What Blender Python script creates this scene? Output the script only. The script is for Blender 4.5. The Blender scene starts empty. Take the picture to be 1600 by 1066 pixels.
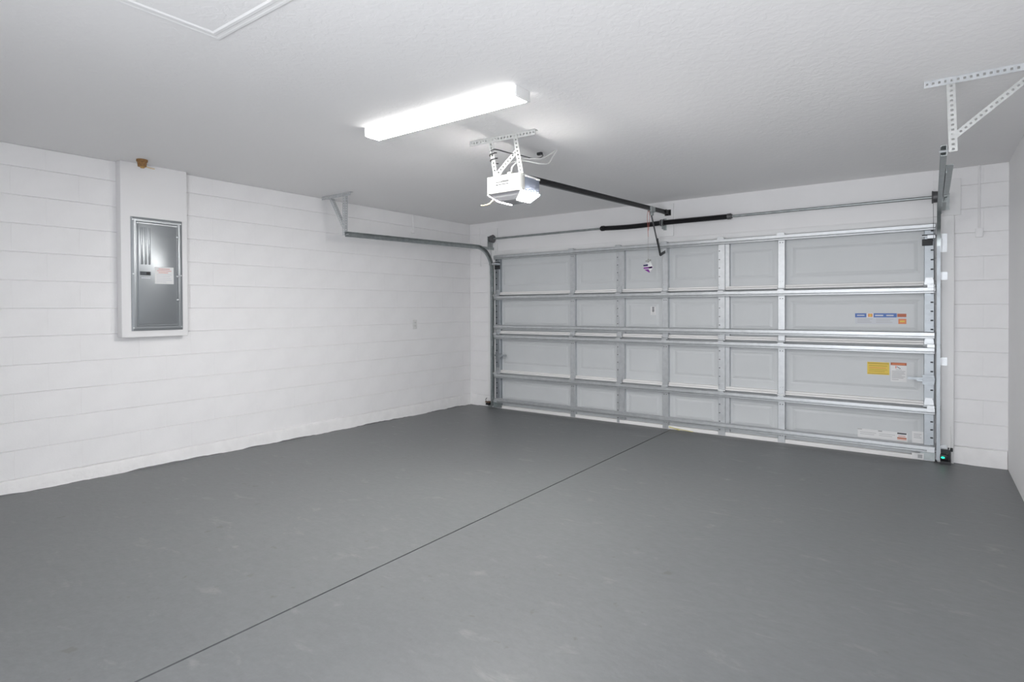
import bpy, bmesh, math, random
from mathutils import Vector, Matrix

random.seed(7)
scene = bpy.context.scene
COL = scene.collection

# ------------------------------------------------------------------ camera
W, H = 5.804, 2.527            # room width, ceiling height
Y_BACK = -6.95
cam_d = bpy.data.cameras.new('camera')
cam = bpy.data.objects.new('camera', cam_d)
COL.objects.link(cam)
_yaw, _pitch, _roll = .6281, -.010, -.0048
_r = Vector((math.cos(_yaw), math.sin(_yaw), 0))
_f = Vector((-math.sin(_yaw), math.cos(_yaw), 0))
_u = Vector((0, 0, 1))
_f2 = _f * math.cos(_pitch) + _u * math.sin(_pitch)
_u2 = _u * math.cos(_pitch) - _f * math.sin(_pitch)
_c, _s = math.cos(_roll), math.sin(_roll)
_rx = _r * _c + _u2 * _s
_uy = _u2 * _c - _r * _s
M = Matrix((_rx, _uy, -_f2)).transposed().to_4x4()
M.translation = (5.2857, -6.2714, 1.3361)
cam.matrix_world = M
cam_d.sensor_fit = 'HORIZONTAL'
cam_d.sensor_width = 36
cam_d.lens = 36 * 901.68 / 1600
cam_d.shift_y = -(533 - 491.22) / 1600
cam_d.clip_start = .02
scene.camera = cam

# ------------------------------------------------------------------ world, exposure, lamp strengths
world = bpy.data.worlds.new('world')
scene.world = world
world.use_nodes = True
world.node_tree.nodes['Background'].inputs[0].default_value = (.88, .90, .94, 1)
world.node_tree.nodes['Background'].inputs[1].default_value = 9.4
scene.view_settings.view_transform = 'Standard'
scene.view_settings.look = 'None'
scene.view_settings.gamma = 1
scene.view_settings.use_curve_mapping = False
scene.view_settings.exposure = 0.10
pl = bpy.data.lights.new('doorway_portal', 'AREA')       # guides sky sampling through the open doorway, gives off nothing
pl.shape = 'RECTANGLE'
pl.size, pl.size_y = 1.94, 2.05
pl.cycles.is_portal = True
plo = bpy.data.objects.new('doorway_portal', pl)
plo.location = (4.69, Y_BACK - .01, 1.07)
plo.rotation_euler = (math.radians(90), 0, 0)
COL.objects.link(plo)
TUBE_POWER = 110.0
LENS_POWER = 240.0


# ------------------------------------------------------------------ materials
def new_mat(name, col, rough=.5, metal=0.0, spec=.5):
    m = bpy.data.materials.new(name)
    m.use_nodes = True
    b = m.node_tree.nodes['Principled BSDF']
    b.inputs['Base Color'].default_value = (*col, 1)
    b.inputs['Roughness'].default_value = rough
    b.inputs['Metallic'].default_value = metal
    b.inputs['Specular IOR Level'].default_value = spec
    return m


def noise_mat(name, c0, c1, scale, rough=(.5, .5), metal=0.0, bump=0.0, bscale=None, detail=4, spec=.5, lo=.35, hi=.65, bdist=.01, stretch=None):
    m = new_mat(name, c0, rough[0], metal, spec)
    nt = m.node_tree
    N, L = nt.nodes, nt.links
    b = N['Principled BSDF']
    geo = N.new('ShaderNodeTexCoord')
    src = geo.outputs['Object']
    if stretch:
        mp = N.new('ShaderNodeMapping')
        mp.inputs['Scale'].default_value = stretch
        L.new(src, mp.inputs[0])
        src = mp.outputs[0]
    nz = N.new('ShaderNodeTexNoise')
    nz.inputs['Scale'].default_value = scale
    nz.inputs['Detail'].default_value = detail
    L.new(src, nz.inputs['Vector'])
    r = N.new('ShaderNodeValToRGB')
    r.color_ramp.elements[0].position = lo
    r.color_ramp.elements[1].position = hi
    r.color_ramp.elements[0].color = (*c0, 1)
    r.color_ramp.elements[1].color = (*c1, 1)
    L.new(nz.outputs['Fac'], r.inputs[0])
    L.new(r.outputs[0], b.inputs['Base Color'])
    if rough[0] != rough[1]:
        mr = N.new('ShaderNodeMapRange')
        mr.inputs['From Min'].default_value = lo
        mr.inputs['From Max'].default_value = hi
        mr.inputs['To Min'].default_value = rough[0]
        mr.inputs['To Max'].default_value = rough[1]
        L.new(nz.outputs['Fac'], mr.inputs[0])
        L.new(mr.outputs[0], b.inputs['Roughness'])
    if bump:
        n2 = N.new('ShaderNodeTexNoise')
        n2.inputs['Scale'].default_value = bscale or scale
        n2.inputs['Detail'].default_value = 5
        L.new(src, n2.inputs['Vector'])
        bp = N.new('ShaderNodeBump')
        bp.inputs['Strength'].default_value = bump
        bp.inputs['Distance'].default_value = bdist
        L.new(n2.outputs['Fac'], bp.inputs['Height'])
        L.new(bp.outputs[0], b.inputs['Normal'])
    return m


MAT = {}
MAT['wall'] = noise_mat('painted_block', (.86, .855, .86), (.885, .88, .885), 6, (.55, .7), bump=.35, bscale=90, bdist=.004)
MAT['curb'] = noise_mat('painted_curb', (.82, .815, .815), (.87, .865, .865), 9, (.55, .7), bump=.5, bscale=22, bdist=.012)
MAT['wall_smooth'] = noise_mat('painted_smooth', (.85, .845, .85), (.87, .865, .87), 3, (.5, .6), bump=.1, bscale=60, bdist=.003)
MAT['trim'] = noise_mat('painted_trim', (.84, .84, .84), (.86, .86, .86), 5, (.4, .5))
MAT['galv'] = noise_mat('galvanized_steel', (.57, .59, .605), (.63, .65, .665), 22, (.40, .46), metal=.72, detail=2)
MAT['galv_dark'] = noise_mat('dull_track_steel', (.34, .37, .37), (.44, .47, .47), 18, (.38, .5), metal=1.0, detail=2)
MAT['galv_white'] = noise_mat('bright_bracket_steel', (.50, .51, .50), (.58, .59, .58), 30, (.45, .55), metal=.35, detail=2)
MAT['zinc'] = noise_mat('dull_zinc_end_plates', (.40, .43, .455), (.45, .48, .505), 20, (.46, .54), metal=.9, detail=2)
MAT['skin'] = noise_mat('door_back_coat', (.63, .65, .66), (.655, .675, .685), 3, (.4, .5))
MAT['lip'] = new_mat('white_section_lip', (.90, .89, .88), .6, 0, .3)
MAT['black'] = new_mat('black_steel', (.012, .012, .014), .38, .3)
MAT['rail'] = new_mat('black_rail', (.02, .021, .022), .42, .3)
MAT['dark'] = new_mat('dark_gap', (.03, .032, .035), .6)
MAT['joint'] = new_mat('dark_joint', (.008, .008, .008), .9, 0, .1)  # near-black colour of the base showing in the saw-cut joint
MAT['cast'] = new_mat('cast_drum', (.16, .16, .165), .5, .8)
MAT['white_plastic'] = new_mat('white_plastic', (.38, .38, .365), .55)
MAT['grey_plastic'] = new_mat('grey_chassis', (.20, .225, .28), .35)
MAT['belly'] = new_mat('grey_belly', (.33, .33, .34), .4)
MAT['white_metal'] = new_mat('white_enamel', (.80, .80, .79), .35)
MAT['white_cable'] = new_mat('white_cable', (.78, .78, .77), .45)
MAT['cream_cable'] = new_mat('cream_cable', (.80, .64, .42), .5)
MAT['red'] = new_mat('red_cord', (.55, .16, .12), .6)
MAT['grey_cord'] = new_mat('grey_cord', (.42, .40, .40), .6)
MAT['purple'] = new_mat('purple_print', (.22, .02, .30), .4)
MAT['navy'] = new_mat('navy_print', (.03, .03, .10), .4)
MAT['paper'] = new_mat('white_paper', (.80, .80, .80), .5)
MAT['paper_tint'] = new_mat('pale_sticker', (.60, .62, .66), .4)
MAT['yellow'] = new_mat('yellow_sticker', (.78, .56, .06), .45)
MAT['yellow_ink'] = new_mat('yellow_sticker_ink', (.50, .34, .03), .45)
MAT['blue'] = new_mat('blue_print', (.03, .12, .42), .4)
MAT['orange'] = new_mat('orange_print', (.72, .22, .07), .45)
MAT['rust'] = new_mat('rust_red_print', (.45, .10, .03), .45)
MAT['ink'] = new_mat('grey_ink', (.42, .42, .43), .5)
MAT['dark_ink'] = new_mat('black_ink', (.06, .06, .07), .5)
MAT['red_ink'] = new_mat('red_ink', (.75, .22, .18), .5)
MAT['panel'] = new_mat('grey_enamel_steel', (.32, .34, .355), .29, .6)
MAT['latch'] = new_mat('latch_slate', (.05, .06, .075), .4)
MAT['outlet'] = new_mat('outlet_plastic', (.74, .74, .73), .4)
MAT['brown'] = noise_mat('rusty_brown', (.22, .11, .035), (.36, .20, .07), 60, (.6, .7))
MAT['brass'] = new_mat('dull_brass', (.55, .33, .12), .4, .7)
MAT['brown_plastic'] = new_mat('brown_plastic', (.10, .045, .02), .5)
MAT['straw'] = new_mat('straw_yellow', (.72, .66, .30), .6)


def emit(name, col, power):
    m = bpy.data.materials.new(name)
    m.use_nodes = True
    nt = m.node_tree
    nt.nodes.clear()
    e = nt.nodes.new('ShaderNodeEmission')
    e.inputs[0].default_value = (*col, 1)
    e.inputs[1].default_value = power
    o = nt.nodes.new('ShaderNodeOutputMaterial')
    nt.links.new(e.outputs[0], o.inputs[0])
    return m


MAT['tube'] = emit('lit_wrap_lens', (1, .985, .96), TUBE_POWER)
MAT['tube_side'] = emit('lit_wrap_lens_side', (1, .985, .96), TUBE_POWER * .045)
MAT['lens'] = emit('lit_opener_lens', (1, .97, .94), LENS_POWER)
MAT['led'] = emit('green_led', (.02, 1.0, .45), 2.5)


def floor_material():
    m = new_mat('grey_floor_paint', (.17, .175, .18), .42)
    nt = m.node_tree
    N, L = nt.nodes, nt.links
    b = N['Principled BSDF']
    tc = N.new('ShaderNodeTexCoord')
    big = N.new('ShaderNodeTexNoise')
    big.inputs['Scale'].default_value = .9
    big.inputs['Detail'].default_value = 6
    L.new(tc.outputs['Object'], big.inputs['Vector'])
    r1 = N.new('ShaderNodeValToRGB')
    r1.color_ramp.elements[0].position = .3
    r1.color_ramp.elements[1].position = .7
    r1.color_ramp.elements[0].color = (.149, .155, .160, 1)
    r1.color_ramp.elements[1].color = (.166, .172, .176, 1)
    L.new(big.outputs['Fac'], r1.inputs[0])
    # pale scuffs: sparse warped noise streaks
    mp = N.new('ShaderNodeMapping')
    mp.inputs['Rotation'].default_value = (0, 0, .5)
    mp.inputs['Scale'].default_value = (1.0, 2.0, 1)
    L.new(tc.outputs['Object'], mp.inputs[0])
    sc = N.new('ShaderNodeTexNoise')
    sc.inputs['Scale'].default_value = 4.2
    sc.inputs['Detail'].default_value = 9
    sc.inputs['Roughness'].default_value = .62
    sc.inputs['Distortion'].default_value = .5
    L.new(mp.outputs[0], sc.inputs['Vector'])
    r2 = N.new('ShaderNodeValToRGB')
    r2.color_ramp.elements[0].position = .60
    r2.color_ramp.elements[1].position = .74
    L.new(sc.outputs['Fac'], r2.inputs[0])
    mul = N.new('ShaderNodeMath')
    mul.operation = 'MULTIPLY'
    mul.inputs[1].default_value = .34
    L.new(r2.outputs[0], mul.inputs[0])
    mix = N.new('ShaderNodeMix')
    mix.data_type = 'RGBA'
    L.new(mul.outputs[0], mix.inputs['Factor'])
    L.new(r1.outputs[0], mix.inputs[6])
    mix.inputs[7].default_value = (.34, .335, .32, 1)
    # fine worn flecks
    fk = N.new('ShaderNodeTexNoise')
    fk.inputs['Scale'].default_value = 17
    fk.inputs['Detail'].default_value = 8
    fk.inputs['Roughness'].default_value = .7
    L.new(mp.outputs[0], fk.inputs['Vector'])
    r4 = N.new('ShaderNodeMapRange')
    r4.inputs['From Min'].default_value = .3
    r4.inputs['From Max'].default_value = .7
    r4.inputs['To Min'].default_value = .93
    r4.inputs['To Max'].default_value = 1.08
    L.new(fk.outputs['Fac'], r4.inputs[0])
    vm = N.new('ShaderNodeVectorMath')
    vm.operation = 'SCALE'
    L.new(mix.outputs[2], vm.inputs[0])
    L.new(r4.outputs[0], vm.inputs['Scale'])
    # dark spots
    sp = N.new('ShaderNodeTexNoise')
    sp.inputs['Scale'].default_value = 11
    sp.inputs['Detail'].default_value = 3
    L.new(tc.outputs['Object'], sp.inputs['Vector'])
    r3 = N.new('ShaderNodeValToRGB')
    r3.color_ramp.elements[0].position = .70
    r3.color_ramp.elements[1].position = .74
    L.new(sp.outputs['Fac'], r3.inputs[0])
    m3 = N.new('ShaderNodeMath')
    m3.operation = 'MULTIPLY'
    m3.inputs[1].default_value = .4
    L.new(r3.outputs[0], m3.inputs[0])
    mix2 = N.new('ShaderNodeMix')
    mix2.data_type = 'RGBA'
    L.new(m3.outputs[0], mix2.inputs['Factor'])
    L.new(vm.outputs[0], mix2.inputs[6])
    mix2.inputs[7].default_value = (.10, .095, .08, 1)
    L.new(mix2.outputs[2], b.inputs['Base Color'])
    rr = N.new('ShaderNodeMapRange')
    rr.inputs['To Min'].default_value = .38
    rr.inputs['To Max'].default_value = .52
    L.new(big.outputs['Fac'], rr.inputs[0])
    L.new(rr.outputs[0], b.inputs['Roughness'])
    fine = N.new('ShaderNodeTexNoise')
    fine.inputs['Scale'].default_value = 45
    fine.inputs['Detail'].default_value = 6
    L.new(tc.outputs['Object'], fine.inputs['Vector'])
    bp = N.new('ShaderNodeBump')
    bp.inputs['Strength'].default_value = .22
    bp.inputs['Distance'].default_value = .004
    L.new(fine.outputs['Fac'], bp.inputs['Height'])
    L.new(bp.outputs[0], b.inputs['Normal'])
    return m


MAT['floor'] = floor_material()


def ceiling_material():
    m = new_mat('knockdown_ceiling', (.88, .875, .875), .75)
    nt = m.node_tree
    N, L = nt.nodes, nt.links
    b = N['Principled BSDF']
    tc = N.new('ShaderNodeTexCoord')
    nz = N.new('ShaderNodeTexNoise')
    nz.inputs['Scale'].default_value = 26
    nz.inputs['Detail'].default_value = 4
    nz.inputs['Distortion'].default_value = .7
    L.new(tc.outputs['Object'], nz.inputs['Vector'])
    r = N.new('ShaderNodeValToRGB')
    r.color_ramp.elements[0].position = .44
    r.color_ramp.elements[1].position = .58
    L.new(nz.outputs['Fac'], r.inputs[0])
    bp = N.new('ShaderNodeBump')
    bp.inputs['Strength'].default_value = .22
    bp.inputs['Distance'].default_value = .003
    L.new(r.outputs[0], bp.inputs['Height'])
    L.new(bp.outputs[0], b.inputs['Normal'])
    return m


MAT['ceiling'] = ceiling_material()


# ------------------------------------------------------------------ mesh helpers
class MB:
    """collects solids in world coordinates; build() links them as one mesh object"""

    def __init__(self):
        self.v, self.f, self.m = [], [], []
        self.mats = []

    def _mi(self, mat):
        if mat is None:
            return 0
        if mat not in self.mats:
            self.mats.append(mat)
        return self.mats.index(mat)

    def poly(self, pts, faces, mat=None):
        o = len(self.v)
        mi = self._mi(mat)
        self.v += [tuple(p) for p in pts]
        for f in faces:
            self.f.append(tuple(i + o for i in f))
            self.m.append(mi)
        return self

    def box(self, x0, x1, y0, y1, z0, z1, mat=None, ch=0.0):
        if x0 > x1: x0, x1 = x1, x0
        if y0 > y1: y0, y1 = y1, y0
        if z0 > z1: z0, z1 = z1, z0
        if ch <= 0:
            p = [(x0, y0, z0), (x1, y0, z0), (x1, y1, z0), (x0, y1, z0), (x0, y0, z1), (x1, y0, z1), (x1, y1, z1), (x0, y1, z1)]
            return self.poly(p, [(3, 2, 1, 0), (4, 5, 6, 7), (0, 1, 5, 4), (1, 2, 6, 5), (2, 3, 7, 6), (3, 0, 4, 7)], mat)
        bm = bmesh.new()
        bmesh.ops.create_cube(bm, size=1)
        for v in bm.verts:
            v.co = Vector(((x0 + x1) / 2 + v.co.x * (x1 - x0), (y0 + y1) / 2 + v.co.y * (y1 - y0), (z0 + z1) / 2 + v.co.z * (z1 - z0)))
        bmesh.ops.bevel(bm, geom=bm.edges[:], offset=ch, segments=2, profile=.6, affect='EDGES')
        self.add_bm(bm, mat)
        return self

    def add_bm(self, bm, mat=None):
        bm.verts.index_update()
        self.poly([v.co[:] for v in bm.verts], [[v.index for v in f.verts] for f in bm.faces], mat)
        bm.free()

    def prism(self, prof, a, b, axis='x', mat=None):
        """closed profile (list of 2-tuples in the other two axes, in order) swept from a to b"""
        n = len(prof)

        def P(t, q):
            if axis == 'x': return (t, q[0], q[1])
            if axis == 'y': return (q[0], t, q[1])
            return (q[0], q[1], t)
        pts = [P(a, q) for q in prof] + [P(b, q) for q in prof]
        fs = [(i, (i + 1) % n, n + (i + 1) % n, n + i) for i in range(n)]
        fs += [tuple(range(n - 1, -1, -1)), tuple(range(n, 2 * n))]
        return self.poly(pts, fs, mat)

    def tube(self, path, r, seg=8, mat=None):
        path = [Vector(p) for p in path]
        n = len(path)
        rings = []
        t0 = (path[1] - path[0]).normalized()
        ref = Vector((0, 0, 1)) if abs(t0.z) < .9 else Vector((1, 0, 0))
        u = t0.cross(ref).normalized()
        for i in range(n):
            t = (path[min(i + 1, n - 1)] - path[max(i - 1, 0)]).normalized()
            u = (u - t * u.dot(t)).normalized()
            w = t.cross(u)
            rr = r[i] if isinstance(r, (list, tuple)) else r
            rings.append([path[i] + (u * math.cos(2 * math.pi * k / seg) + w * math.sin(2 * math.pi * k / seg)) * rr for k in range(seg)])
        pts = [p for ring in rings for p in ring]
        fs = []
        for i in range(n - 1):
            for k in range(seg):
                k2 = (k + 1) % seg
                fs.append((i * seg + k, i * seg + k2, (i + 1) * seg + k2, (i + 1) * seg + k))
        fs += [tuple(range(seg - 1, -1, -1)), tuple((n - 1) * seg + k for k in range(seg))]
        return self.poly(pts, fs, mat)

    def cyl(self, p0, p1, r, seg=16, mat=None):
        return self.tube([p0, p1], r, seg, mat)

    def bar(self, p0, p1, w, t, side, mat=None):
        """flat bar from p0 to p1; w wide along 'side', t thick across"""
        p0, p1 = Vector(p0), Vector(p1)
        d = (p1 - p0).normalized()
        s = Vector(side)
        s = (s - d * s.dot(d)).normalized()
        n = d.cross(s)
        pts = []
        for p in (p0, p1):
            for a, b in ((-1, -1), (1, -1), (1, 1), (-1, 1)):
                pts.append(p + s * a * w / 2 + n * b * t / 2)
        return self.poly(pts, [(3, 2, 1, 0), (4, 5, 6, 7), (0, 1, 5, 4), (1, 2, 6, 5), (2, 3, 7, 6), (3, 0, 4, 7)], mat)

    def punched(self, p0, p1, w, t, side, pitch=.025, slot=.011, mat=None):
        """perforated strip: two edge rails and the bridges between the slots"""
        p0, p1 = Vector(p0), Vector(p1)
        d = (p1 - p0)
        Ln = d.length
        d.normalize()
        s = Vector(side)
        s = (s - d * s.dot(d)).normalized()
        e = w * .33
        for q in (-1, 1):
            o = s * q * (w - e) / 2
            self.bar(p0 + o, p1 + o, e, t, s, mat)
        n = max(2, int(Ln / pitch))
        st = Ln / n
        br = st - slot
        for i in range(n + 1):
            a = max(0, i * st - br / 2)
            b = min(Ln, i * st + br / 2)
            self.bar(p0 + d * a, p0 + d * b, w - 2 * e, t, s, mat)
        return self

    def angle(self, p0, p1, w, t, s1, s2, mat=None, pitch=.025, slot=.011):
        """perforated angle iron: two strips meeting at the line p0-p1"""
        p0, p1 = Vector(p0), Vector(p1)
        d = (p1 - p0).normalized()
        for s in (s1, s2):
            s = Vector(s)
            s = (s - d * s.dot(d)).normalized()
            self.punched(p0 + s * w / 2, p1 + s * w / 2, w, t, s, pitch, slot, mat)
        return self

    def build(self, name, mat, parent=None, smooth=False):
        o = bpy.data.objects.new(name, None) if False else None
        me = bpy.data.meshes.new(name)
        off = Vector((0, 0, 0))
        if parent is not None:
            p = parent
            while p is not None:
                off += p.location
                p = p.parent
        me.from_pydata([(v[0] - off.x, v[1] - off.y, v[2] - off.z) for v in self.v], [], self.f)
        mats = [MAT[k] for k in self.mats] if self.mats else [MAT[mat]]
        if self.mats and mat is not None and mat not in self.mats:
            pass
        for mm in mats:
            me.materials.append(mm)
        me.polygons.foreach_set('material_index', self.m)
        bm = bmesh.new()
        bm.from_mesh(me)
        bmesh.ops.recalc_face_normals(bm, faces=bm.faces)
        bm.to_mesh(me)
        bm.free()
        if smooth:
            me.polygons.foreach_set('use_smooth', [True] * len(me.polygons))
            me.set_sharp_from_angle(angle=math.radians(35))
        o = bpy.data.objects.new(name, me)
        COL.objects.link(o)
        o.parent = parent
        return o


def tag(o, label, cat=None, group=None, kind=None):
    o['label'] = label
    if cat: o['category'] = cat
    if group: o['group'] = group
    if kind: o['kind'] = kind
    return o


def root(name, loc, label, cat, group=None, kind=None):
    e = bpy.data.objects.new(name, None)
    e.empty_display_size = .1
    e.location = loc
    COL.objects.link(e)
    return tag(e, label, cat, group, kind)


def curve_pts(ctrl, n=8):
    """Catmull-Rom through the control points"""
    c = [Vector(p) for p in ctrl]
    c = [c[0] * 2 - c[1]] + c + [c[-1] * 2 - c[-2]]
    out = []
    for i in range(1, len(c) - 2):
        for k in range(n):
            t = k / n
            a, b, d, e = c[i - 1], c[i], c[i + 1], c[i + 2]
            out.append(.5 * ((2 * b) + (d - a) * t + (2 * a - 5 * b + 4 * d - e) * t * t + (3 * b - a - 3 * d + e) * t ** 3))
    out.append(c[-2])
    return out


def sweep(mb, path, prof, side, mat=None):
    """closed 2D profile (a along 'side', b along the path normal) swept along a path lying square to 'side'"""
    path = [Vector(p) for p in path]
    s = Vector(side).normalized()
    n = len(path)
    k = len(prof)
    pts = []
    for i in range(n):
        t = (path[min(i + 1, n - 1)] - path[max(i - 1, 0)]).normalized()
        nn = t.cross(s)
        pts += [path[i] + s * a + nn * b for a, b in prof]
    fs = []
    for i in range(n - 1):
        for j in range(k):
            j2 = (j + 1) % k
            fs.append((i * k + j, i * k + j2, (i + 1) * k + j2, (i + 1) * k + j))
    fs += [tuple(range(k - 1, -1, -1)), tuple((n - 1) * k + j for j in range(k))]
    mb.poly(pts, fs, mat)


def zf(y):
    """floor height: the slab falls gently towards the garage door"""
    return -.018 - .0103 * y


# ------------------------------------------------------------------ setting
# floor: two painted slabs with a saw-cut joint between them
def slab_mb(xa0, xa1, xb0, xb1, top=0.0, depth=.12):
    y0, y1 = Y_BACK - .1, .35
    p = [(xa0, y0, zf(y0) + top), (xa1, y0, zf(y0) + top), (xb1, y1, zf(y1) + top), (xb0, y1, zf(y1) + top)]
    p += [(x, y, z - depth) for x, y, z in p]
    return MB().poly(p, [(0, 1, 2, 3), (7, 6, 5, 4), (0, 4, 5, 1), (1, 5, 6, 2), (2, 6, 7, 3), (3, 7, 4, 0)])


jn, jf = 3.068, 2.940      # the joint at the back wall and at the door
fl = slab_mb(-.2, W + .2, -.2, W + .2, top=-.020).build('floor', 'joint')
tag(fl, 'dark grey painted concrete garage floor cut by one long joint', 'floor', kind='structure')
slab_mb(-.2, jn - .005, -.2, jf - .005).build('floor_slab', 'floor', fl)
slab_mb(jn + .005, W + .2, jf + .005, W + .2).build('floor_slab', 'floor', fl)

ce = MB().box(-.2, W + .2, Y_BACK - .1, .3, H, H + .12).build('ceiling', 'ceiling')
tag(ce, 'white textured flat ceiling of the garage', 'ceiling', kind='structure')

# block walls
CB, BL, ZC = .2032, .4064, .1338     # course height, block length, top of curb
JD = .0062


def block_mesh(L, h, key):
    """painted block: front face at depth 0, edges falling back to the joint; local u along wall, w height, d outwards (x)"""
    ib, ih, hd = .0036, .0022, .0012
    us = [(0, hd), (ih, 0), (L - ih, 0), (L, hd)]
    zs = [(0, JD), (ib, 0), (h - ib, 0), (h, JD)]
    v = [(-max(du, dz), u, z) for z, dz in zs for u, du in us]
    f = [(j * 4 + i, j * 4 + i + 1, j * 4 + i + 5, j * 4 + i + 4) for j in range(3) for i in range(3)]
    me = bpy.data.meshes.new('block')
    me.from_pydata(v, [], f)
    me.materials.append(MAT['wall'])
    return me


_bm_cache = {}


def block(parent, L, h, loc, rz):
    key = (round(L, 3), round(h, 3))
    if key not in _bm_cache:
        _bm_cache[key] = block_mesh(L, h, key)
    o = bpy.data.objects.new('block', _bm_cache[key])
    COL.objects.link(o)
    o.parent = parent
    o.location = loc
    o.rotation_euler = (0, 0, rz)
    return o


def lay_blocks(parent, a0, a1, phase, to_world, rz, z_top=H):
    """running bond from a0 to a1 along the wall; to_world(a, z, d) gives the block's corner"""
    k = 0
    z = ZC
    while z < z_top - .02:
        h = min(CB, z_top - z)
        a = a0 + ((phase + (k % 2) * BL / 2 - a0) % BL)
        starts = [a0] if a - a0 > .02 else []
        while a < a1 - .02:
            starts.append(a)
            a += BL
        for i, s in enumerate(starts):
            e = starts[i + 1] if i + 1 < len(starts) else a1
            block(parent, e - s, h, to_world(s, e, z, random.uniform(-.0005, .0005)), rz)
        z += CB
        k += 1


wl = MB().box(-.2, -JD, Y_BACK, .2, -.1, H + .02).build('wall_left', 'wall')
tag(wl, 'white painted concrete block wall with the breaker panel', 'wall', kind='structure')
# left wall: local y of the block = world y, outward +x
lay_blocks(wl, Y_BACK, 0, -4.634, lambda s, e, z, d: (d, s, z), 0)

wr = MB().box(W, W + .2, Y_BACK, .2, -.1, H + .02).build('wall_right', 'wall_smooth')
tag(wr, 'smooth white wall at the picture edge beside the camera', 'wall', kind='structure')

# house wall behind the camera with the open doorway the photograph is taken beside (daylight comes in here)
BX0, BX1, BZ1 = 3.72, 5.66, 2.10
mb = MB()
mb.box(-.2, BX0, Y_BACK - .15, Y_BACK, -.1, H + .02)
mb.box(BX1, W + .2, Y_BACK - .15, Y_BACK, -.1, H + .02)
mb.box(BX0, BX1, Y_BACK - .15, Y_BACK, BZ1, H + .02)
wb = mb.build('wall_back', 'wall_smooth')
tag(wb, 'smooth white house wall opposite the garage door', 'wall', kind='structure')

mb = MB()
mb.box(BX0 - .06, BX0, Y_BACK - .16, Y_BACK + .015, zf(Y_BACK), BZ1 + .06)
mb.box(BX1, BX1 + .06, Y_BACK - .16, Y_BACK + .015, zf(Y_BACK), BZ1 + .06)
mb.box(BX0, BX1, Y_BACK - .16, Y_BACK + .015, BZ1, BZ1 + .06)
o = mb.build('door_2', 'trim')
tag(o, 'white frame of the open doorway opposite the garage door', 'doorway', kind='structure')

DX0, DX1 = .478, 5.326          # opening in the door wall
DZ1 = 2.07
EX0, EX1 = .488, 5.310
mb = MB()
mb.box(-.2, DX0, JD, .2, -.1, DZ1)
mb.box(DX1, W + .2, JD, .2, -.1, DZ1)
mb.box(-.2, W + .2, JD, .2, DZ1, H + .02)
mb.box(-.2, EX0 + .03, .045, .2, -.1, DZ1)            # unseen stops added to keep outside light from leaking past the door
mb.box(EX1 - .03, W + .2, .045, .2, -.1, DZ1)
mb.box(-.2, W + .2, .045, .2, 2.03, H)
wf = mb.build('wall_front', 'wall')
tag(wf, 'white wall around the garage door, block sides and smooth header', 'wall', kind='structure')
# header: smooth lintel faces flush with the blocks
MB().box(.50, 5.30, 0, JD + .001, 2.10, H).build('header_beam', 'wall_smooth', wf)
lay_blocks(wf, 0, .50, .10, lambda s, e, z, d: (s, d, z), -math.pi / 2)
lay_blocks(wf, 5.30, W, 5.44, lambda s, e, z, d: (s, d, z), -math.pi / 2)


# curbs at the foot of the block walls, with a rough top and a ragged white paint line
def curb(name, p0, p1, out, label):
    p0, p1, out = Vector(p0), Vector(p1), Vector(out)
    Ln = (p1 - p0).length
    d = (p1 - p0).normalized()
    n = int(Ln / .035)
    rows = []
    ph = random.uniform(0, 9)
    jag = 0
    for i in range(n + 1):
        s = Ln * i / n
        p = p0 + d * s
        fz = zf(p.y)
        jag = .7 * jag + random.uniform(-.003, .003)
        t = ZC + .004 * math.sin(s * 2.1 + ph) + random.uniform(-.003, .003)
        bot = fz + .007 + .0045 * math.sin(s * 5.3 + ph) + .003 * math.sin(s * 13 + 2 * ph) + jag
        bot = max(bot, fz + .001)
        od = .020 + .004 * math.sin(s * 3.7 + ph) + random.uniform(-.0012, .0012)
        rows.append([p + Vector((0, 0, t)) - out * .004, p + Vector((0, 0, t - .003)) + out * od * .55, p + Vector((0, 0, t - .022)) + out * od,
                     p + Vector((0, 0, bot + .012)) + out * (od + .002), p + Vector((0, 0, bot)) + out * (od + .004),
                     p + Vector((0, 0, fz - .003)) + out * (od + .010)])
    k = 6
    mb = MB()
    pts = [q for r in rows for q in r]
    white, grey = [], []
    for i in range(n):
        for j in range(k - 1):
            f = (i * k + j, i * k + j + 1, (i + 1) * k + j + 1, (i + 1) * k + j)
            (grey if j == 4 else white).append(f)
    mb.poly(pts, white, 'curb')
    o = len(mb.f)
    mi = mb._mi('floor')
    for f in grey:
        mb.f.append(f)
        mb.m.append(mi)
    ob = mb.build(name, None, None, smooth=True)
    tag(ob, label, 'curb', kind='structure')
    return ob


curb('baseboard_left', (0, Y_BACK, 0), (0, -.004, 0), (1, 0, 0), 'low white painted concrete curb along the long block wall')
curb('baseboard_front_left', (.004, 0, 0), (.37, 0, 0), (0, -1, 0), 'short white curb between block corner and garage door')
curb('baseboard_front_right', (5.446, 0, 0), (W - .004, 0, 0), (0, -1, 0), 'short white curb between green lit sensor and wall corner')

# door jambs and header board
for nm, x0, x1, lab in (('trim_1', .358, .474, 'white painted jamb board behind the far door track'), ('trim_2', 5.330, 5.446, 'white painted jamb board beside the green lit sensor')):
    o = MB().box(x0, x1, -.040, .002, zf(0), 2.118, ch=.006).build(nm, 'trim', smooth=True)
    tag(o, lab, 'jamb', kind='structure')
o = MB().box(.475, 5.329, -.018, .002, 2.062, 2.118, ch=.004).build('trim_3', 'trim', smooth=True)
tag(o, 'white painted header board just above the garage door', 'trim board', kind='structure')

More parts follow.
